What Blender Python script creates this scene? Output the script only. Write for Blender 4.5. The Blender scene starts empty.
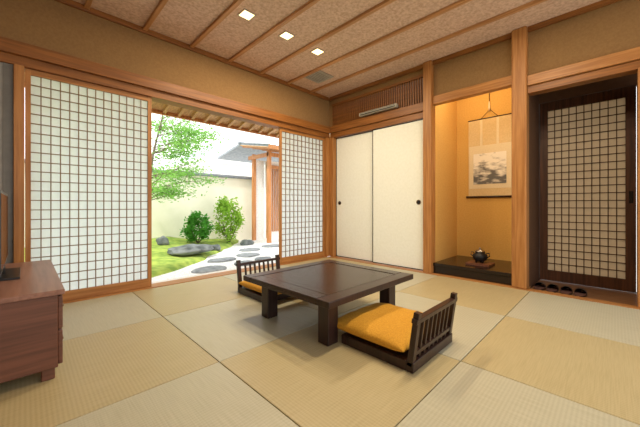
import bpy, bmesh, math, random
from mathutils import Vector, Matrix, noise
random.seed(7)
D = bpy.data
scene = bpy.context.scene

def lin(c):
    return tuple(((v/255)/12.92 if v/255 <= .04045 else ((v/255+.055)/1.055)**2.4) for v in c)+(1,)

# ---------------------------------------------------------------- materials
def newmat(name):
    m = D.materials.new(name); m.use_nodes = True
    nt = m.node_tree
    return m, nt, nt.nodes['Principled BSDF']

def plain(name, c, rough=.6, metal=0, c2=None, scale=20, bump=0, spec=.5, stretch=(1,1,1), detail=3):
    m, nt, b = newmat(name)
    b.inputs['Roughness'].default_value = rough
    b.inputs['Metallic'].default_value = metal
    b.inputs['Specular IOR Level'].default_value = spec
    b.inputs['Base Color'].default_value = lin(c)
    c2 = c2 or tuple(max(0, v*.93) for v in c)
    tc = nt.nodes.new('ShaderNodeTexCoord'); mp = nt.nodes.new('ShaderNodeMapping')
    mp.inputs['Scale'].default_value = stretch
    n = nt.nodes.new('ShaderNodeTexNoise'); n.inputs['Scale'].default_value = scale; n.inputs['Detail'].default_value = detail
    r = nt.nodes.new('ShaderNodeValToRGB')
    r.color_ramp.elements[0].position = .35; r.color_ramp.elements[1].position = .65
    r.color_ramp.elements[0].color = lin(c2); r.color_ramp.elements[1].color = lin(c)
    nt.links.new(tc.outputs['Object'], mp.inputs['Vector']); nt.links.new(mp.outputs[0], n.inputs['Vector'])
    nt.links.new(n.outputs['Fac'], r.inputs[0]); nt.links.new(r.outputs[0], b.inputs['Base Color'])
    if bump:
        bp = nt.nodes.new('ShaderNodeBump'); bp.inputs['Strength'].default_value = bump; bp.inputs['Distance'].default_value = .01
        nt.links.new(n.outputs['Fac'], bp.inputs['Height']); nt.links.new(bp.outputs[0], b.inputs['Normal'])
    return m

def wood(name, c, c2, axis, rough=.45, spec=.4):
    s = {'X': (1.2, 22, 22), 'Y': (22, 1.2, 22), 'Z': (22, 22, 1.2)}[axis]
    return plain(name, c, rough, 0, c2, 2.2, .05, spec, s, 5)

WC, WC2 = (180, 126, 70), (152, 100, 50)
woodX = wood('wood_x', WC, WC2, 'X'); woodY = wood('wood_y', WC, WC2, 'Y'); woodZ = wood('wood_z', WC, WC2, 'Z')
BC, BC2 = (150, 96, 44), (120, 74, 32)
beamX = wood('beam_x', BC, BC2, 'X'); beamY = wood('beam_y', BC, BC2, 'Y')
batten = wood('batten_wood', (198, 148, 98), (166, 118, 74), 'Y')
latt = plain('lattice_wood', (128, 96, 64), .5)
dark = wood('dark_wood', (58, 38, 32), (42, 28, 24), 'Z', .3)
darkY = wood('dark_wood_y', (56, 40, 36), (42, 30, 27), 'Y', .24)
doorwood = wood('door_wood', (88, 54, 34), (62, 38, 24), 'Z', .45)
entfloor = wood('entrance_floor_wood', (134, 96, 66), (108, 74, 48), 'Y', .4)
cabwood = wood('cabinet_wood', (114, 72, 54), (92, 57, 42), 'X', .4)
cabtop = wood('cabinet_top_wood', (150, 108, 90), (130, 90, 73), 'Y', .32)
plaster = plain('plaster_tan', (142, 110, 68), .9, c2=(134, 102, 62), scale=60, bump=.12)
ochre = plain('plaster_ochre', (212, 168, 92), .9, c2=(204, 160, 84), scale=60, bump=.1)
greywall = plain('grey_panel', (176, 174, 166), .8)
darkwall = plain('brown_wall', (96, 64, 40), .8)
fusu = plain('fusuma_paper', (238, 240, 230), .75, c2=(233, 235, 224), scale=30)
black = plain('black_lacquer', (20, 18, 18), .25)
brass = plain('brass', (120, 90, 50), .35, 1)
blackp = plain('black_plastic', (18, 18, 20), .3)
screen = plain('tv_screen', (10, 10, 12), .08)
whitep = plain('white_plastic', (176, 170, 156), .5)
greyp = plain('grey_plastic', (120, 118, 112), .5)
lacq = plain('alcove_board', (34, 24, 20), .22, c2=(26, 18, 15), scale=3, stretch=(20, 1, 20))
gold = plain('gold_fabric', (212, 158, 46), .85, c2=(196, 140, 34), scale=120, bump=.3)
gravel = plain('gravel', (248, 246, 242), .95, c2=(206, 204, 200), scale=38, bump=.5, detail=8)
concrete = plain('step_stone', (226, 222, 214), .9, scale=30)
stone = plain('grey_stone', (150, 154, 156), .85, c2=(112, 116, 118), scale=9, bump=.5, detail=8)
rockm = plain('dark_rock', (130, 134, 132), .9, c2=(76, 82, 80), scale=5, bump=.6, detail=8)
moss = plain('moss', (164, 180, 78), .95, c2=(112, 140, 52), scale=6, bump=.5, detail=10)
gwall = plain('garden_plaster', (246, 240, 222), .95, c2=(240, 234, 214), scale=3)
tile = plain('roof_tile', (150, 155, 160), .6, c2=(128, 134, 140), scale=12)
roofl = plain('light_roof', (196, 202, 208), .6)
housew = plain('house_wall', (238, 236, 230), .9)
bark = plain('bark', (130, 114, 94), .9, c2=(100, 86, 70), scale=20)
ceilm = plain('ceiling_panel', (222, 194, 172), .85, c2=(194, 162, 138), scale=42, bump=.12, detail=6)
slipm = plain('slipper_leather', (40, 28, 26), .4)
lining = plain('slipper_lining', (92, 60, 50), .8)
scr1 = plain('scroll_mount', (218, 194, 150), .8, c2=(208, 184, 138), scale=60)
scr2 = plain('scroll_inner', (228, 214, 184), .8, c2=(220, 206, 174), scale=80)
silver = plain('silver', (170, 170, 170), .3, 1)
iron = plain('cast_iron', (36, 36, 38), .45, .4)
soffit = wood('soffit_wood', (206, 160, 110), (170, 126, 80), 'Y')
gatewood = wood('gate_wood', (204, 142, 88), (174, 112, 62), 'Z')

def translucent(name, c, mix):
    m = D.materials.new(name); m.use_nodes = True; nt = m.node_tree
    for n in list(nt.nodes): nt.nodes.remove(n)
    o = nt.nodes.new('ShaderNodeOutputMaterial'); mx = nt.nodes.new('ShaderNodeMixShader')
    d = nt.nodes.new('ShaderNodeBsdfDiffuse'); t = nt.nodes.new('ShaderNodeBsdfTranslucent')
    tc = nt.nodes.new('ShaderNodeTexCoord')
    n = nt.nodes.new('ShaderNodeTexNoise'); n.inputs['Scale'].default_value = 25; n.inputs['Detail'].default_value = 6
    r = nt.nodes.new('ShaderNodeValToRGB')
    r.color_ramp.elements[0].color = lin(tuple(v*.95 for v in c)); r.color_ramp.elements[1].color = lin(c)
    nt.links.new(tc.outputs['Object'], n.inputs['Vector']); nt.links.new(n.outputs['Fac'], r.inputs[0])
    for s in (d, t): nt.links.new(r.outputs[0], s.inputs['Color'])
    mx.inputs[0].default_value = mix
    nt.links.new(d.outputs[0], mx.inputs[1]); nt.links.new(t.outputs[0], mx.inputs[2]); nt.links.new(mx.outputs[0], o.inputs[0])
    return m
paper = translucent('shoji_paper', (248, 250, 252), .85)
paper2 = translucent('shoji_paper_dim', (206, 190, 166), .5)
leafL = translucent('leaf_light', (168, 208, 84), .45)
leafM = translucent('leaf_maple', (150, 200, 104), .5)
leafD = translucent('leaf_dark', (96, 166, 66), .35)

def emis(name, c, s):
    m, nt, b = newmat(name)
    b.inputs['Emission Color'].default_value = lin(c); b.inputs['Emission Strength'].default_value = s
    b.inputs['Base Color'].default_value = lin(c)
    return m
lampm = emis('lamp_glow', (255, 226, 165), 3)

def tatami(name, c, c2, axis):
    m, nt, b = newmat(name)
    b.inputs['Roughness'].default_value = .42; b.inputs['Specular IOR Level'].default_value = .5
    tc = nt.nodes.new('ShaderNodeTexCoord')
    w = nt.nodes.new('ShaderNodeTexWave'); w.bands_direction = axis; w.inputs['Scale'].default_value = 20
    w.inputs['Distortion'].default_value = .4; w.inputs['Detail'].default_value = 1
    mp = nt.nodes.new('ShaderNodeMapping'); mp.inputs['Scale'].default_value = (3, 90, 1) if axis == 'X' else (90, 3, 1)
    n = nt.nodes.new('ShaderNodeTexNoise'); n.inputs['Scale'].default_value = 2; n.inputs['Detail'].default_value = 4
    n2 = nt.nodes.new('ShaderNodeTexNoise'); n2.inputs['Scale'].default_value = 1.6; n2.inputs['Detail'].default_value = 3
    a = nt.nodes.new('ShaderNodeMath'); a.operation = 'MULTIPLY_ADD'; a.inputs[1].default_value = .25
    a2 = nt.nodes.new('ShaderNodeMath'); a2.operation = 'MULTIPLY_ADD'; a2.inputs[1].default_value = .4
    r = nt.nodes.new('ShaderNodeValToRGB'); r.color_ramp.elements[0].position = .3; r.color_ramp.elements[1].position = 1.0
    r.color_ramp.elements[0].color = lin(c2); r.color_ramp.elements[1].color = lin(c)
    L = nt.links.new
    L(tc.outputs['Object'], w.inputs['Vector']); L(tc.outputs['Object'], mp.inputs[0]); L(mp.outputs[0], n.inputs['Vector'])
    L(tc.outputs['Object'], n2.inputs['Vector'])
    L(w.outputs['Fac'], a.inputs[0]); L(n.outputs['Fac'], a.inputs[2])
    L(n2.outputs['Fac'], a2.inputs[0]); L(a.outputs[0], a2.inputs[2])
    L(a2.outputs[0], r.inputs[0]); L(r.outputs[0], b.inputs['Base Color'])
    bp = nt.nodes.new('ShaderNodeBump'); bp.inputs['Strength'].default_value = .12; bp.inputs['Distance'].default_value = .004
    L(a.outputs[0], bp.inputs['Height']); L(bp.outputs[0], b.inputs['Normal'])
    return m
tatA = tatami('tatami_warm', (182, 168, 128), (158, 143, 102), 'X')  # mat tones differ by weave-direction sheen, put into the base colours
tatB = tatami('tatami_cool', (184, 180, 156), (162, 157, 131), 'Y')

def ink():
    m, nt, b = newmat('ink_painting')
    b.inputs['Roughness'].default_value = .85
    tc = nt.nodes.new('ShaderNodeTexCoord')
    n = nt.nodes.new('ShaderNodeTexNoise'); n.inputs['Scale'].default_value = 9; n.inputs['Detail'].default_value = 8
    mp = nt.nodes.new('ShaderNodeMapping'); mp.inputs['Scale'].default_value = (1, 1, 2.2)
    sp = nt.nodes.new('ShaderNodeSeparateXYZ')
    mr = nt.nodes.new('ShaderNodeMapRange'); mr.inputs[1].default_value = 1.50; mr.inputs[2].default_value = 1.25
    ad = nt.nodes.new('ShaderNodeMath'); ad.operation = 'MULTIPLY_ADD'; ad.inputs[1].default_value = .28
    r = nt.nodes.new('ShaderNodeValToRGB')
    r.color_ramp.elements[0].position = .56; r.color_ramp.elements[0].color = lin((240, 236, 226))
    r.color_ramp.elements[1].position = .82; r.color_ramp.elements[1].color = lin((104, 104, 104))
    L = nt.links.new
    L(tc.outputs['Object'], mp.inputs[0]); L(mp.outputs[0], n.inputs['Vector']); L(tc.outputs['Object'], sp.inputs[0]); L(sp.outputs['Z'], mr.inputs[0])
    L(mr.outputs[0], ad.inputs[0]); L(n.outputs['Fac'], ad.inputs[2]); L(ad.outputs[0], r.inputs[0]); L(r.outputs[0], b.inputs['Base Color'])
    return m
inkm = ink()

# ---------------------------------------------------------------- mesh builder
class MB:
    def __init__(s): s.v = []; s.f = []; s.m = []; s.mats = []; s.sm = []
    def mi(s, mat):
        if mat not in s.mats: s.mats.append(mat)
        return s.mats.index(mat)
    def add(s, vs, fs, mat, smooth=False, mx=None):
        o = len(s.v); i = s.mi(mat)
        for p in vs:
            p = Vector(p)
            if mx: p = mx @ p
            s.v.append(tuple(p))
        for f in fs: s.f.append([o+k for k in f]); s.m.append(i); s.sm.append(smooth)
    def box(s, x0, x1, y0, y1, z0, z1, mat, mx=None):
        vs = [(x0,y0,z0),(x1,y0,z0),(x1,y1,z0),(x0,y1,z0),(x0,y0,z1),(x1,y0,z1),(x1,y1,z1),(x0,y1,z1)]
        fs = [(0,3,2,1),(4,5,6,7),(0,1,5,4),(1,2,6,5),(2,3,7,6),(3,0,4,7)]
        s.add(vs, fs, mat, False, mx)
    def tube(s, pts, rad, mat, n=8, caps=True):
        pts = [Vector(p) for p in pts]; vs = []; fs = []
        for i, p in enumerate(pts):
            t = (pts[min(i+1, len(pts)-1)]-pts[max(i-1, 0)]).normalized()
            a = t.cross(Vector((0, 0, 1)))
            if a.length < .1: a = t.cross(Vector((1, 0, 0)))
            a.normalize(); b = t.cross(a).normalized()
            r = rad[i] if isinstance(rad, (list, tuple)) else rad
            for k in range(n):
                q = 2*math.pi*k/n
                vs.append(p+a*r*math.cos(q)+b*r*math.sin(q))
        for i in range(len(pts)-1):
            for k in range(n):
                fs.append((i*n+k, i*n+(k+1) % n, (i+1)*n+(k+1) % n, (i+1)*n+k))
        if caps:
            fs.append(tuple(range(n))[::-1]); fs.append(tuple(range((len(pts)-1)*n, len(pts)*n)))
        s.add(vs, fs, mat, True)
    def lathe(s, c, prof, mat, n=28):
        vs = []; fs = []
        for (r, z) in prof:
            for k in range(n):
                q = 2*math.pi*k/n; vs.append((c[0]+r*math.cos(q), c[1]+r*math.sin(q), c[2]+z))
        for i in range(len(prof)-1):
            for k in range(n):
                fs.append((i*n+k, i*n+(k+1) % n, (i+1)*n+(k+1) % n, (i+1)*n+k))
        s.add(vs, fs, mat, True)
    def cushion(s, x0, x1, y0, y1, z0, th, mat, n=26):
        cx, cy = (x0+x1)/2, (y0+y1)/2; hx, hy = (x1-x0)/2, (y1-y0)/2
        vs = []; fs = []
        for side in (1, -1):
            for i in range(n+1):
                for j in range(n+1):
                    u = math.sin((i/n-.5)*math.pi); w = math.sin((j/n-.5)*math.pi)
                    h = ((1-abs(u)**3.6)*(1-abs(w)**3.6))**.42
                    pin = 1-.03*(1-w*w)*abs(u)
                    pin2 = 1-.03*(1-u*u)*abs(w)
                    wr = .009*noise.noise(Vector((u*3+x0, w*3, side)))
                    z = z0+th*.5+side*(h*th*.5) + (wr*h if side > 0 else 0)
                    vs.append((cx+u*hx*pin, cy+w*hy*pin2, z))
        N = (n+1)**2
        for i in range(n):
            for j in range(n):
                a = i*(n+1)+j
                fs.append((a, a+n+1, a+n+2, a+1)); fs.append((N+a, N+a+1, N+a+n+2, N+a+n+1))
        s.add(vs, fs, mat, True)
    def finish(s, name, bevel=0, parent=None, merge=False):
        me = D.meshes.new(name); me.from_pydata(s.v, [], s.f)
        for m in s.mats: me.materials.append(m)
        for p, i, sm in zip(me.polygons, s.m, s.sm): p.material_index = i; p.use_smooth = sm
        if merge:
            bm = bmesh.new(); bm.from_mesh(me); bmesh.ops.remove_doubles(bm, verts=bm.verts, dist=1e-4)
            bmesh.ops.recalc_face_normals(bm, faces=bm.faces); bm.to_mesh(me); bm.free()
        me.update()
        o = D.objects.new(name, me); scene.collection.objects.link(o)
        if bevel:
            b = o.modifiers.new('bevel', 'BEVEL'); b.width = bevel; b.segments = 2; b.limit_method = 'ANGLE'
        if parent: o.parent = parent
        return o

def single(name, boxes, bevel=.003):
    m = MB()
    for b in boxes: m.box(*b)
    return m.finish(name, bevel)

YW, XW = 3.42, 3.65
ZC = 2.68
# ---------------------------------------------------------------- floor
m = MB()
m.box(-.7, 3.66, -1.6, 3.42, -.12, -.04, latt)
gx = [-.69, -.19, .75, 1.69, 2.63, 3.57]; gy = [-1.28, -.34, .6, 1.53, 2.46, 3.385]
for i in range(5):
    for j in range(5):
        mt = tatA if (i+j) % 2 == 0 else tatB
        m.box(gx[i]+.002, gx[i+1]-.002, gy[j]+.002, gy[j+1]-.002, -.045, 0, mt)
m.finish('floor', .003)
single('trim_1', [(-.7, 3.57, 3.386, 3.56, -.10, .006, woodX)])
single('trim_2', [(3.572, 3.78, .632, 3.385, -.10, .004, woodY), (3.572, 3.665, -1.6, .632, -.10, .004, woodY)])
# ---------------------------------------------------------------- left (garden) wall
single('wall_garden_side', [(-.75, 3.72, 3.44, 3.54, 2.16, 2.72, plaster)], 0)
single('trim_3', [(-.7, 3.64, 3.375, 3.56, 2.065, 2.17, beamX), (-.7, 3.64, 3.41, 3.56, 1.99, 2.065, beamX)])
single('trim_4', [(-.065, -.003, 3.40, 3.56, 0.006, 1.99, woodZ)])
single('trim_5', [(3.555, 3.65, 3.40, 3.56, 0.006, 1.99, woodZ)])
single('wall_garden_corner', [(-.75, -.125, 3.44, 3.54, 0.006, 1.99, greywall), (-.125, -.066, 3.43, 3.54, 0.006, 1.99, greyp), (-.16, -.15, 3.425, 3.45, .006, 1.99, doorwood)], 0)
single('wall_side', [(-.78, -.7, -1.6, 3.55, -.1, 2.72, plaster)], 0)

def shoji(name, x0, x1, y, cols, rows):
    m = MB(); z0, z1 = .008, 1.988; st = .034
    m.box(x0, x0+st, y, y+.032, z0, z1, woodZ); m.box(x1-st, x1, y, y+.032, z0, z1, woodZ)
    m.box(x0+st, x1-st, y, y+.032, z1-.045, z1, woodX); m.box(x0+st, x1-st, y, y+.032, z0, z0+.085, woodX)
    a, b = x0+st, x1-st; c, d = z0+.085, z1-.045
    for i in range(1, cols):
        x = a+(b-a)*i/cols; m.box(x-.0036, x+.0036, y+.006, y+.018, c, d, latt)
    for i in range(1, rows):
        z = c+(d-c)*i/rows; m.box(a, b, y+.008, y+.02, z-.0036, z+.0036, latt)
    m.box(a, b, y+.021, y+.023, c, d, paper)
    return m.finish(name)
shoji('shoji_screen', 0.0, .94, 3.44, 14, 23)
shoji('shoji_screen', 2.62, 3.552, 3.44, 11, 22)

# ---------------------------------------------------------------- closet wall
single('trim_6', [(3.62, 3.76, 1.735, 3.40, 2.075, 2.175, beamY), (3.645, 3.76, 1.735, 3.40, 1.99, 2.075, beamY)])
single('trim_7', [(3.63, 3.76, 3.32, 3.40, .006, 1.99, woodZ)])
single('trim_8', [(3.59, 3.72, 1.625, 1.735, .004, 2.68, woodZ)], .008)
single('trim_9', [(3.585, 3.72, .632, .765, .004, 2.68, woodZ)], .012)
def fusuma(y0, y1, x, hy):
    m = MB(); z0, z1 = .01, 1.985; t = .011
    m.box(x+.004, x+.022, y0+t, y1-t, z0+t, z1-t, fusu)
    m.box(x, x+.026, y0, y0+t, z0, z1, black); m.box(x, x+.026, y1-t, y1, z0, z1, black)
    m.box(x, x+.026, y0+t, y1-t, z0, z0+t, black); m.box(x, x+.026, y0+t, y1-t, z1-t, z1, black)
    n = 24
    def ring(r, xx): return [(xx, hy+r*math.cos(2*math.pi*k/n), .90+r*math.sin(2*math.pi*k/n)) for k in range(n)]
    v = ring(.032, x+.004)+ring(.032, x-.001)+ring(.024, x-.001)+ring(.022, x+.003)
    f = [(a*n+k, a*n+(k+1) % n, (a+1)*n+(k+1) % n, (a+1)*n+k) for a in range(3) for k in range(n)]
    m.add(v, f, brass); m.add(ring(.022, x+.003), [tuple(range(n))], black)
    return m.finish('fusuma_door')
fusuma(2.53, 3.318, 3.70, 3.24)
fusuma(1.74, 2.56, 3.665, 1.83)
single('wall_closet', [(3.66, 3.74, 1.737, 3.44, 2.565, 2.72, plaster)], 0)
single('wall_closet_return', [(3.66, 3.74, 3.372, 3.44, 2.177, 2.565, plaster)], 0)
single('wall_transom_back', [(3.95, 4.0, 1.70, 3.45, 2.08, 2.72, darkwall)], 0)
single('trim_15', [(3.762, 3.95, 1.737, 3.40, 2.08, 2.11, darkwall)], 0)
m = MB()
m.box(3.655, 3.70, 1.737, 3.37, 2.53, 2.562, beamY); m.box(3.655, 3.70, 1.737, 3.37, 2.177, 2.20, beamY)
n = 46
for i in range(n):
    y = 1.76+i*(3.36-1.76)/(n-1)
    m.box(3.662, 3.69, y-.006, y+.006, 2.20, 2.53, beamY)
m.finish('slatted_transom')
m = MB()
m.box(3.60, 3.652, 2.12, 2.76, 2.215, 2.262, whitep); m.box(3.595, 3.60, 2.14, 2.74, 2.222, 2.236, blackp); m.box(3.595, 3.60, 2.14, 2.74, 2.246, 2.254, greyp)
m.finish('air_conditioner', .004)

# ---------------------------------------------------------------- tokonoma
m = MB()
m.box(4.45, 4.5, .70, 1.70, 0, 2.72, ochre)
m.box(3.722, 4.45, 1.63, 1.70, 0, 2.72, ochre)
m.box(3.72, 4.45, .70, .77, 0, 2.72, ochre)
m.box(3.66, 3.72, .766, 1.624, 2.232, 2.72, plaster)
m.box(3.72, 4.45, .77, 1.63, 2.66, 2.72, ochre)
m.finish('wall_alcove')
single('trim_10', [(3.63, 3.72, .766, 1.624, 2.13, 2.23, woodY)])
single('alcove_platform', [(3.64, 4.448, .772, 1.624, .095, .135, lacq), (3.655, 4.448, .772, 1.624, .005, .095, lacq)], .004)
# scroll
m = MB(); X = 4.438; yc = 1.20
m.box(X, X+.005, yc-.265, yc+.265, .98, 2.04, scr1)
m.box(X-.002, X, yc-.255, yc+.255, 1.09, 1.68, scr2)
m.box(X-.004, X-.002, yc-.2, yc+.2, 1.15, 1.57, inkm)
for dy in (-.1, .1): m.box(X-.003, X, yc+dy-.014, yc+dy+.014, 1.68, 2.03, scr2)
m.tube([(X, yc-.295, .975), (X, yc+.295, .975)], .014, dark, 12)
m.tube([(X, yc-.27, 2.045), (X, yc+.27, 2.045)], .007, dark, 8)
m.tube([(X, yc-.1, 2.05), (X+.005, yc, 2.16), (X, yc+.1, 2.05)], .003, dark, 6)
m.tube([(X-.01, yc, 2.13), (X-.01, yc, 2.18), (X-.005, yc, 2.26)], [.008, .013, .006], scr2, 10)
m.tube([(X-.005, yc, 2.25), (X-.005, yc, 2.55)], .004, dark, 6)
m.finish('hanging_scroll')
# incense burner
m = MB(); c = (3.93, 1.165, .137)
m.box(c[0]-.12, c[0]+.12, c[1]-.13, c[1]+.13, c[2], c[2]+.022, cabwood)
for a in range(3):
    q = a*2.1; m.tube([(c[0]+.04*math.cos(q), c[1]+.04*math.sin(q), c[2]+.022), (c[0]+.05*math.cos(q), c[1]+.05*math.sin(q), c[2]+.05)], .01, iron)
m.lathe((c[0], c[1], c[2]+.04), [(0, 0), (.045, 0), (.07, .02), (.082, .05), (.078, .08), (.055, .10), (.05, .105), (.056, .112), (.056, .118)], iron)
m.lathe((c[0], c[1], c[2]+.155), [(.056, 0), (.05, .012), (.03, .024), (.01, .03), (.008, .035), (.014, .042), (.01, .05), (0, .053)], silver)
for s in (-1, 1):
    m.tube([(c[0], c[1]+s*.075, c[2]+.09), (c[0], c[1]+s*.105, c[2]+.11), (c[0], c[1]+s*.10, c[2]+.145), (c[0], c[1]+s*.07, c[2]+.14)], .007, iron)
m.finish('incense_burner')

# ---------------------------------------------------------------- entrance side
single('wall_entrance_header', [(3.66, 3.74, -1.6, .631, 2.177, 2.72, plaster)], 0)
single('trim_11', [(3.61, 3.75, -1.6, .630, 2.075, 2.175, woodY), (3.635, 3.75, -1.6, .630, 2.0, 2.075, beamY)])
single('trim_12', [(3.60, 3.72, -.25, -.135, .004, 2.0, woodZ)])
m = MB()
m.box(3.722, 4.38, .635, .699, -.05, 2.2, darkwall)
m.box(3.752, 4.38, -1.6, .699, 2.18, 2.22, darkwall)
m.box(4.30, 4.38, -1.6, .635, 2.06, 2.18, darkwall)
m.box(4.30, 4.38, -1.6, -.155, -.05, 2.06, darkwall)
m.box(3.722, 4.3, -.26, -.20, .0, 2.0, darkwall)
m.finish('wall_entrance')
single('floor_entrance', [(3.667, 4.38, -1.6, .630, -.10, -.02, entfloor)], 0)
m = MB(); x = 4.305; y0, y1, z0, z1 = -.15, .63, -.015, 2.055; s = .075
m.box(x, x+.04, y0, y0+s, z0, z1, doorwood); m.box(x, x+.04, y1-s, y1, z0, z1, doorwood)
m.box(x, x+.04, y0+s, y1-s, z1-.10, z1, doorwood); m.box(x, x+.04, y0+s, y1-s, z0, z0+.12, doorwood)
a, b, c, d = y0+s, y1-s, z0+.12, z1-.10
for i in range(1, 10): y = a+(b-a)*i/10; m.box(x+.006, x+.02, y-.004, y+.004, c, d, doorwood)
for i in range(1, 23): z = c+(d-c)*i/23; m.box(x+.006, x+.02, a, b, z-.004, z+.004, doorwood)
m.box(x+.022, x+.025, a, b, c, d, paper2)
m.box(x-.004, x, y0+.02, y0+.05, .88, 1.0, black)
m.finish('lattice_door')
def slipper(x, y, rot):
    m = MB(); L, W = .125, .046
    M = Matrix.Translation((x, y, -.018)) @ Matrix.Rotation(rot, 4, 'Z')
    n = 20; out = []
    for k in range(n):
        q = 2*math.pi*k/n; u = math.cos(q); w = math.sin(q)
        out.append((u*L, w*W*(1+.12*u)))
    vs = [(p[0], p[1], 0) for p in out]+[(p[0], p[1], .014) for p in out]
    m.add(vs, [tuple(range(n))[::-1]]+[(k, (k+1) % n, n+(k+1) % n, n+k) for k in range(n)], slipm, False, M)
    m.add([(p[0], p[1], .014) for p in out], [tuple(range(n))], lining, False, M)
    vs = []; fs = []; A = 10; B = 7
    for i in range(B+1):
        t = i/B; xx = L*(-.05+1.03*t); hw = W*math.sqrt(max(0.02, 1-(xx/L)**2))*1.05*(1+.12*t)
        hh = .052*math.sqrt(max(.01, 1-t**2.5))
        for j in range(A+1):
            q = math.pi*j/A; vs.append((xx, hw*math.cos(q), .012+hh*math.sin(q)))
    for i in range(B):
        for j in range(A): k = i*(A+1)+j; fs.append((k, k+1, k+A+2, k+A+1))
    m.add(vs, fs, slipm, True, M)
    return m.finish('slipper')
for y in (.56, .455, .345, .24): slipper(3.83, y, random.uniform(-.06, .06))

# ---------------------------------------------------------------- ceiling
m = MB(); m.box(-.75, 3.66, -1.6, 3.45, ZC, ZC+.07, ceilm); m.finish('ceiling')
m = MB()
for k in range(-2, 7):
    x = .40+.47*k; m.box(x-.02, x+.02, -1.6, 3.41, ZC-.03, ZC, batten)
m.finish('ceiling_battens', .003)
single('trim_13', [(-.7, 3.62, 3.41, 3.44, ZC-.05, ZC, beamX)])
single('trim_14', [(3.625, 3.66, -1.6, .63, ZC-.05, ZC, beamY), (3.625, 3.66, .767, 1.623, ZC-.05, ZC, beamY), (3.625, 3.66, 1.737, 3.40, ZC-.05, ZC, beamY)])
def downlight(x, y, p=15):
    m = MB(); s = .055; z = ZC-.004
    m.box(x-s, x+s, y-s, y+s, z, z+.003, lampm)
    for a in (-1, 1):
        m.box(x-s-.01, x+s+.01, y+a*s-.005+a*.005, y+a*s+.005+a*.005, z-.004, z+.003, whitep)
        m.box(x+a*s-.005+a*.005, x+a*s+.005+a*.005, y-s, y+s, z-.004, z+.003, whitep)
    o = m.finish('recessed_downlight')
    l = D.lights.new('downlight_bulb', 'AREA'); l.energy = p; l.size = .1; l.color = (1, .82, .58)
    lo = D.objects.new('downlight_bulb', l); lo.location = (x, y, z-.012); scene.collection.objects.link(lo); lo.parent = o
for x in (1.50, 1.985, 2.45): downlight(x, 2.49)
for x in (1.50, 1.985, 2.45): downlight(x, .6)  # second row added out of view, extra fill light for the room
m = MB(); x, y, s = 2.93, 2.96, .15
m.box(x-s, x+s, y-s, y+s, ZC-.006, ZC, greyp)
for a in (-1, 1):
    m.box(x-s, x+s, y+a*(s-.01)-.01, y+a*(s-.01)+.01, ZC-.014, ZC-.006, whitep)
    m.box(x+a*(s-.01)-.01, x+a*(s-.01)+.01, y-s+.02, y+s-.02, ZC-.014, ZC-.006, whitep)
for i in range(7): yy = y-.11+i*.036; m.box(x-s+.02, x+s-.02, yy-.007, yy+.007, ZC-.013, ZC-.006, whitep)
m.finish('ceiling_vent')
# alcove hidden lamp behind lintel
m = MB(); m.box(3.74, 3.80, .90, 1.50, 2.60, 2.655, whitep); m.box(3.745, 3.795, .91, 1.49, 2.597, 2.60, lampm); o = m.finish('alcove_light')
l = D.lights.new('alcove_tube', 'AREA'); l.shape = 'RECTANGLE'; l.size = .05; l.size_y = .55; l.energy = 10; l.color = (1, .80, .48)
lo = D.objects.new('alcove_tube', l); lo.location = (3.77, 1.2, 2.59); lo.rotation_euler = (0, math.radians(-20), 0); scene.collection.objects.link(lo); lo.parent = o

# ---------------------------------------------------------------- table
m = MB(); x0, x1, y0, y1 = 1.19, 2.16, 1.12, 2.03; zt = .315
m.box(x0, x1, y0, y0+.10, zt-.04, zt, dark); m.box(x0, x1, y1-.10, y1, zt-.04, zt, dark)
m.box(x0, x0+.10, y0+.1, y1-.1, zt-.04, zt, darkY); m.box(x1-.10, x1, y0+.1, y1-.1, zt-.04, zt, darkY)
m.box(x0+.103, x1-.103, y0+.103, y1-.103, zt-.03, zt-.003, darkY)
i = .10
for (a, b) in ((x0+i, y0+i), (x1-i-.09, y0+i), (x0+i, y1-i-.09), (x1-i-.09, y1-i-.09)):
    m.box(a, a+.09, b, b+.09, 0.001, zt-.04, dark)
m.box(x0+.19, x1-.19, y0+i+.02, y0+i+.05, zt-.08, zt-.04, dark); m.box(x0+.19, x1-.19, y1-i-.05, y1-i-.02, zt-.08, zt-.04, dark)
m.box(x0+i+.02, x0+i+.05, y0+.19, y1-.19, zt-.08, zt-.04, dark); m.box(x1-i-.05, x1-i-.02, y0+.19, y1-.19, zt-.08, zt-.04, dark)
m.finish('low_table', .005)

# ---------------------------------------------------------------- floor chairs
def zaisu(cx, yb, sgn):
    e = D.objects.new('floor_chair', None); scene.collection.objects.link(e); e.location = (cx, yb, 0)
    w = .255; M = Matrix.Identity(4) if sgn > 0 else Matrix.Rotation(math.pi, 4, 'Z')
    m = MB()
    m.box(-w, w, 0, .04, .001, .055, dark, M); m.box(-w, w, .44, .48, .001, .055, dark, M)
    m.box(-w, -w+.04, .04, .44, .001, .055, dark, M); m.box(w-.04, w, .04, .44, .001, .055, dark, M)
    m.box(-w+.04, w-.04, .04, .44, .03, .05, dark, M)
    m.finish('seat_frame', .004, e)
    m = MB()
    T = M @ Matrix.Translation((0, .02, .05)) @ Matrix.Rotation(math.radians(8), 4, 'X')
    for a in (-1, 1): m.box(a*(w-.018)-.018, a*(w-.018)+.018, -.015, .015, -.02, .265, dark, T)
    m.box(-w-.01, w+.01, -.016, .016, .21, .235, dark, T); m.box(-w+.03, w-.03, -.012, .012, .03, .055, dark, T)
    for k in range(7):
        x = -w+.036+(2*w-.072)*(k+1)/8; m.box(x-.008, x+.008, -.009, .009, -.01, .22, dark, T)
    m.finish('backrest', .003, e)
    m = MB(); m.cushion(-.272, .272, .045, .565, .052, .105, gold)
    if sgn < 0:
        m.v = [(-a, -b, c) for a, b, c in m.v]
    m.finish('cushion', 0, e, True)
zaisu(1.64, .72, 1)
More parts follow.
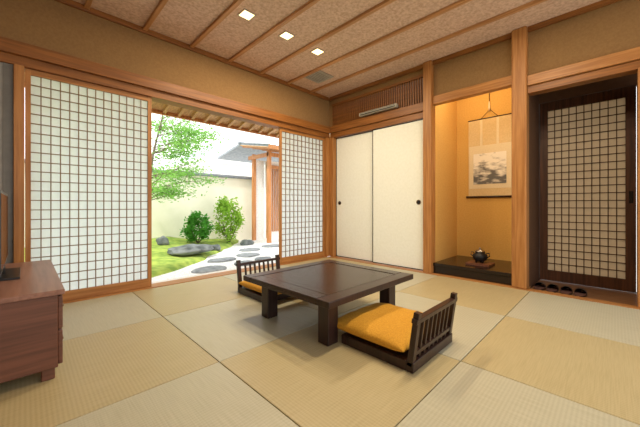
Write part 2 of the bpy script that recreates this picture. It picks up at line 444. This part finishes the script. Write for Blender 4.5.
zaisu(1.73, 2.62, -1)

# ---------------------------------------------------------------- cabinet + TV
m = MB(); x0, x1, y0, y1 = -.55, .135, 1.93, 3.06
m.box(x0, x1+.005, y0-.008, y1, .415, .44, cabtop)
m.box(x0+.005, x1-.02, y0, y1-.005, .06, .415, cabwood)
for k in range(3):
    a = y0+.01+k*.372
    for z0_, z1_ in ((.07, .235), (.245, .405)):
        m.box(x1-.02, x1-.002, a, a+.36, z0_, z1_, cabwood)
        m.box(x1-.002, x1+.010, a+.12, a+.24, (z0_+z1_)/2-.006, (z0_+z1_)/2+.006, brass)
for a in (x0+.03, x1-.08):
    for b in (y0+.02, y1-.08): m.box(a, a+.05, b, b+.05, .001, .06, cabwood)
m.finish('tv_cabinet', .004)
m = MB()
m.box(-.20, -.02, 2.36, 2.74, .441, .452, blackp); m.tube([(-.105, 2.55, .45), (-.105, 2.55, .56)], .022, blackp, 12)
m.box(-.125, -.085, 2.12, 3.0, .50, .93, blackp); m.box(-.085, -.083, 2.135, 2.985, .515, .915, screen)
m.finish('television', .004)

# ---------------------------------------------------------------- outside
m = MB(); m.box(-12, 26, 3.56, 30, -.4, -.25, gravel); m.finish('gravel_ground')
single('stone_step', [(.3, 2.9, 3.62, 4.12, -.25, -.10, concrete)], .02)
bpts = [(3.0, -2.0), (4.5, .3), (5.0, 1.35), (5.7, 2.35), (7.58, 4.15), (8.6, 4.9)]
def bX(y):
    for (a, p), (b, q) in zip(bpts, bpts[1:]):
        if y <= b: return p+(q-p)*(y-a)/(b-a)
    return bpts[-1][1]
def ss(a, b, t):
    t = max(0, min(1, (t-a)/(b-a))); return t*t*(3-2*t)
def mh(x, y):
    s = bX(y)-x+.15*noise.noise(Vector((x*1.5, y*1.5, 0)))
    return -.30+.11*ss(-.15, .12, s)+.2*ss(0, 2.5, s)+(.04*noise.noise(Vector((x*1.3, y*1.3, 4)))+.012*noise.noise(Vector((x*7, y*7, 1))))*ss(0, .4, s)
vs = []; fs = []; nx, ny = 150, 90
for i in range(nx+1):
    for j in range(ny+1):
        x = -5+10.5*i/nx; y = 4.25+4.24*j/ny; vs.append((x, y, mh(x, y)))
for i in range(nx):
    for j in range(ny): a = i*(ny+1)+j; fs.append((a, a+ny+1, a+ny+2, a+1))
m = MB(); m.add(vs, fs, moss, True); m.finish('moss_ground')
m = MB()
m.box(-6, 5.6, 8.5, 8.68, -.3, 1.72, gwall)
m.box(-6, 5.6, 8.42, 8.76, 1.72, 1.75, tile)
for k in range(58): x = -6+k*.2; m.box(x, x+.19, 8.40, 8.78, 1.75, 1.77+.015*(k % 2), tile)
m.tube([(-6, 8.59, 1.79), (5.6, 8.59, 1.79)], .035, tile, 10)
m.finish('garden_wall')

def rock(name, c, s, mat, seed=0):
    bm = bmesh.new(); bmesh.ops.create_icosphere(bm, subdivisions=4, radius=1)
    for v in bm.verts:
        d = 1+.28*noise.noise(v.co*1.3+Vector((seed, 0, 0)))+.08*noise.noise(v.co*4+Vector((0, seed, 0)))
        v.co = Vector((v.co.x*d*s[0], v.co.y*d*s[1], v.co.z*d*s[2]))+Vector(c)
    me = D.meshes.new(name); bm.to_mesh(me); bm.free(); me.materials.append(mat)
    for p in me.polygons: p.use_smooth = True
    o = D.objects.new(name, me); scene.collection.objects.link(o); return o
rock('garden_rock', (2.45, 6.3, -.06), (.46, .3, .10), rockm, 1)
rock('garden_rock', (2.25, 7.4, .03), (.13, .11, .12), rockm, 3)
rock('garden_rock', (3.2, 6.75, -.15), (.15, .12, .08), rockm, 5)
rock('garden_rock', (4.45, 7.4, -.2), (.2, .14, .10), rockm, 9)
def stepstone(x, y, a, b, seed):
    n = 26; out = []
    for k in range(n):
        q = 2*math.pi*k/n; r = 1+.16*noise.noise(Vector((math.cos(q)*1.4+seed, math.sin(q)*1.4, seed)))
        out.append((x+a*r*math.cos(q), y+b*r*math.sin(q)))
    m = MB(); vs = [(p[0], p[1], -.249) for p in out]+[(p[0], p[1], -.228) for p in out]+[(x+(p[0]-x)*.93, y+(p[1]-y)*.93, -.215) for p in out]
    m.add(vs, [(r*n+k, r*n+(k+1) % n, (r+1)*n+(k+1) % n, (r+1)*n+k) for r in range(2) for k in range(n)]+[tuple(range(2*n, 3*n))], stone)
    m.finish('stepping_stone')
for i, (x, y, a, b) in enumerate([(2.25, 4.9, .30, .2), (2.95, 4.95, .2, .2), (2.8, 5.6, .3, .18), (3.5, 5.75, .26, .22), (3.95, 6.4, .28, .2), (4.75, 6.6, .28, .22), (3.45, 5.1, .18, .16)]):
    stepstone(x, y, a, b, i*3.3)

def leaves(m, n, fn, size, mat):
    for _ in range(n):
        c = Vector(fn()); s = size*random.uniform(.6, 1.3)
        R = Matrix.Rotation(random.uniform(0, 6.28), 4, 'Z') @ Matrix.Rotation(random.gauss(0, .7), 4, 'X') @ Matrix.Rotation(random.gauss(0, .6), 4, 'Y')
        M = Matrix.Translation(c) @ R
        m.add([(-s, 0, 0), (0, -s*.45, .1*s), (s, 0, 0), (0, s*.45, .1*s)], [(0, 1, 2, 3)], mat, False, M)
def shrub(name, c, r, n, size, mat, stems=7):
    m = MB(); x, y = c[0], c[1]; zb = mh(x, y)-.01
    for k in range(stems):
        q = 6.28*k/stems
        m.tube([(x, y, zb), (x+.4*r[0]*math.cos(q), y+.4*r[1]*math.sin(q), zb+.5*r[2]), (x+.8*r[0]*math.cos(q), y+.8*r[1]*math.sin(q), zb+1.3*r[2])], [.015, .01, .005], bark, 6)
    cl = []
    for _ in range(26):
        a = random.uniform(0, 6.28); t = random.uniform(-.8, 1); rr = math.sqrt(1-t*t)*random.uniform(.5, .9)
        cl.append((x+r[0]*rr*math.cos(a), y+r[1]*rr*math.sin(a), zb+r[2]*(1.05+.85*t)))
    def fn():
        q = random.choice(cl); p = [q[i]+random.gauss(0, .15)*r[i] for i in range(3)]; p[2] = max(p[2], zb+.03); return p
    leaves(m, n, fn, size, mat)
    m.finish(name)
shrub('round_shrub', (3.18, 7.65), (.36, .34, .38), 2400, .045, leafD)
shrub('leafy_shrub', (4.1, 7.75), (.44, .38, .62), 1700, .055, leafL)
# maple
m = MB(); x, y = 1.75, 7.1; zb = mh(x, y)-.01
tr = [(x, y, zb), (x+.05, y, .6), (x+.15, y+.03, 1.3), (x+.22, y, 2.0), (x+.4, y, 2.8), (x+.45, y, 3.5)]
m.tube(tr, [.036, .032, .027, .022, .015, .01], bark, 8)
tips = []
for k in range(40):
    t = random.uniform(.22, 1); i = min(4, int(t*5)); p = Vector(tr[i]).lerp(Vector(tr[i+1]), t*5-i)
    q = random.uniform(-1.6, 1.6); L = random.uniform(.6, 1.45)
    d = Vector((math.cos(q), .6*math.sin(q), random.uniform(-.08, .4))).normalized()
    e1 = p+d*L*.5+Vector((0, 0, .06)); e2 = p+d*L
    m.tube([p, e1, e2], [.010, .007, .003], bark, 5)
    for u in (.45, .65, .85, 1): tips.append(p+(e2-p)*u)
    for _ in range(2):
        s2 = e1+Vector((random.uniform(-.2, .35), random.uniform(-.3, .3), random.uniform(-.1, .3))); m.tube([e1, s2], [.005, .003], bark, 4); tips.append(s2)
def mf():
    p = random.choice(tips); return [p[0]+random.gauss(0, .15), p[1]+random.gauss(0, .15), p[2]+random.gauss(0, .06)]
leaves(m, 7000, mf, .038, leafM)
m.finish('maple_tree')

# own eaves
m = MB(); sl = (2.19-2.5)/(4.6-3.56); a = math.atan(sl)
M = Matrix.Translation((0, 3.56, 2.5)) @ Matrix.Rotation(a, 4, 'X'); L = math.hypot(1.04, .31)
m.box(-2.5, 7, 0, L, .03, .10, soffit, M)
k = -2.4
while k < 7: m.box(k, k+.04, 0, L, -.01, .03, soffit, M); k += .2
m.box(-2.5, 7, L, L+.03, -.02, .10, gatewood, M); m.box(-2.5, 7, -.1, L+.06, .12, .2, tile, M)
m.finish('roof_eaves')
# gate house
m = MB()
for (px, py, h) in ((5.15, 7.3, .05), (5.9, 7.3, .05), (5.2, 8.2, .05), (7.2, 7.3, .06)): m.box(px-h, px+h, py-h, py+h, -.25, 2.5, gatewood)
m.box(5.1, 7.4, 7.26, 7.34, 2.34, 2.45, gatewood); m.box(5.11, 5.19, 7.3, 8.4, 2.34, 2.45, gatewood)
m.box(5.25, 5.6, 8.2, 8.26, -.25, 2.34, housew); m.box(5.6, 7.3, 8.1, 8.16, -.25, 2.34, housew)
m.box(5.60, 5.66, 8.06, 8.1, -.2, 2.3, gatewood); m.box(6.2, 6.26, 8.06, 8.1, -.2, 2.3, gatewood)
for k in range(7): xx = 5.68+k*.075; m.box(xx, xx+.02, 8.06, 8.1, .0, 2.1, gatewood)
m.box(5.6, 7.3, 8.05, 8.1, 2.1, 2.2, gatewood)
R = Matrix.Translation((0, 6.75, 2.46)) @ Matrix.Rotation(math.radians(10), 4, 'X')
m.box(4.75, 8.5, 0, 1.55, .03, .09, tile, R); m.box(4.75, 8.5, 0, 1.55, 0, .03, soffit, R)
for k in range(11): m.box(4.8+k*.36, 4.85+k*.36, .03, 1.5, -.04, 0, gatewood, R)
for k in range(19): xx = 4.75+k*.2; m.tube([R @ Vector((xx, -.02, .09)), R @ Vector((xx, 1.55, .09))], .025, tile, 6)
m.box(4.73, 8.5, -.03, 0, -.02, .09, gatewood, R)
R2 = Matrix.Translation((0, 9.8, 2.46)) @ Matrix.Rotation(math.radians(-10), 4, 'X')
m.box(4.75, 8.5, -1.55, 0, .03, .09, tile, R2)
m.tube([(4.7, 8.28, 2.82), (8.5, 8.28, 2.82)], .05, tile, 10)
m.finish('entrance_gate')
m = MB()
m.box(7, 13, 14, 19, -.3, 3.0, housew); m.box(5.8, 14, 13.4, 19.5, 3.0, 3.15, housew)
m.add([(5.8, 13.4, 3.15), (14, 13.4, 3.15), (14, 19.5, 3.15), (5.8, 19.5, 3.15), (7.8, 16.4, 4.5), (12, 16.4, 4.5)], [(0, 1, 5, 4), (1, 2, 5), (2, 3, 4, 5), (3, 0, 4)], roofl)
m.finish('neighbour_house')

# ---------------------------------------------------------------- light
w = D.worlds.new('world'); scene.world = w; w.use_nodes = True
nt = w.node_tree; bg = nt.nodes['Background']; bg.inputs[1].default_value = 2.35
tc = nt.nodes.new('ShaderNodeTexCoord'); sp = nt.nodes.new('ShaderNodeSeparateXYZ'); r = nt.nodes.new('ShaderNodeValToRGB')
r.color_ramp.elements[0].position = .0; r.color_ramp.elements[0].color = (.76, .74, .69, 1)
r.color_ramp.elements[1].position = .5; r.color_ramp.elements[1].color = (.86, .92, .98, 1)
e = r.color_ramp.elements.new(.08); e.color = (1, .985, .95, 1)
nt.links.new(tc.outputs['Generated'], sp.inputs[0]); nt.links.new(sp.outputs['Z'], r.inputs[0]); nt.links.new(r.outputs[0], bg.inputs[0])
s = D.lights.new('sun', 'SUN'); s.energy = 3.2; s.angle = math.radians(6); s.color = (1, .95, .86)
so = D.objects.new('sun', s); scene.collection.objects.link(so)
so.rotation_euler = Vector((.95, .45, -1.4)).to_track_quat('-Z', 'Y').to_euler()

cam = D.cameras.new('camera'); cam.sensor_width = 36; cam.lens = 295/640*36; cam.shift_y = -7.5/640; cam.clip_start = .02
co = D.objects.new('camera', cam); scene.collection.objects.link(co)
co.location = (0, 0, .85); co.rotation_euler = (math.radians(90), 0, math.radians(-45))
scene.camera = co
scene.view_settings.view_transform = 'Standard'
scene.view_settings.exposure = 0.0
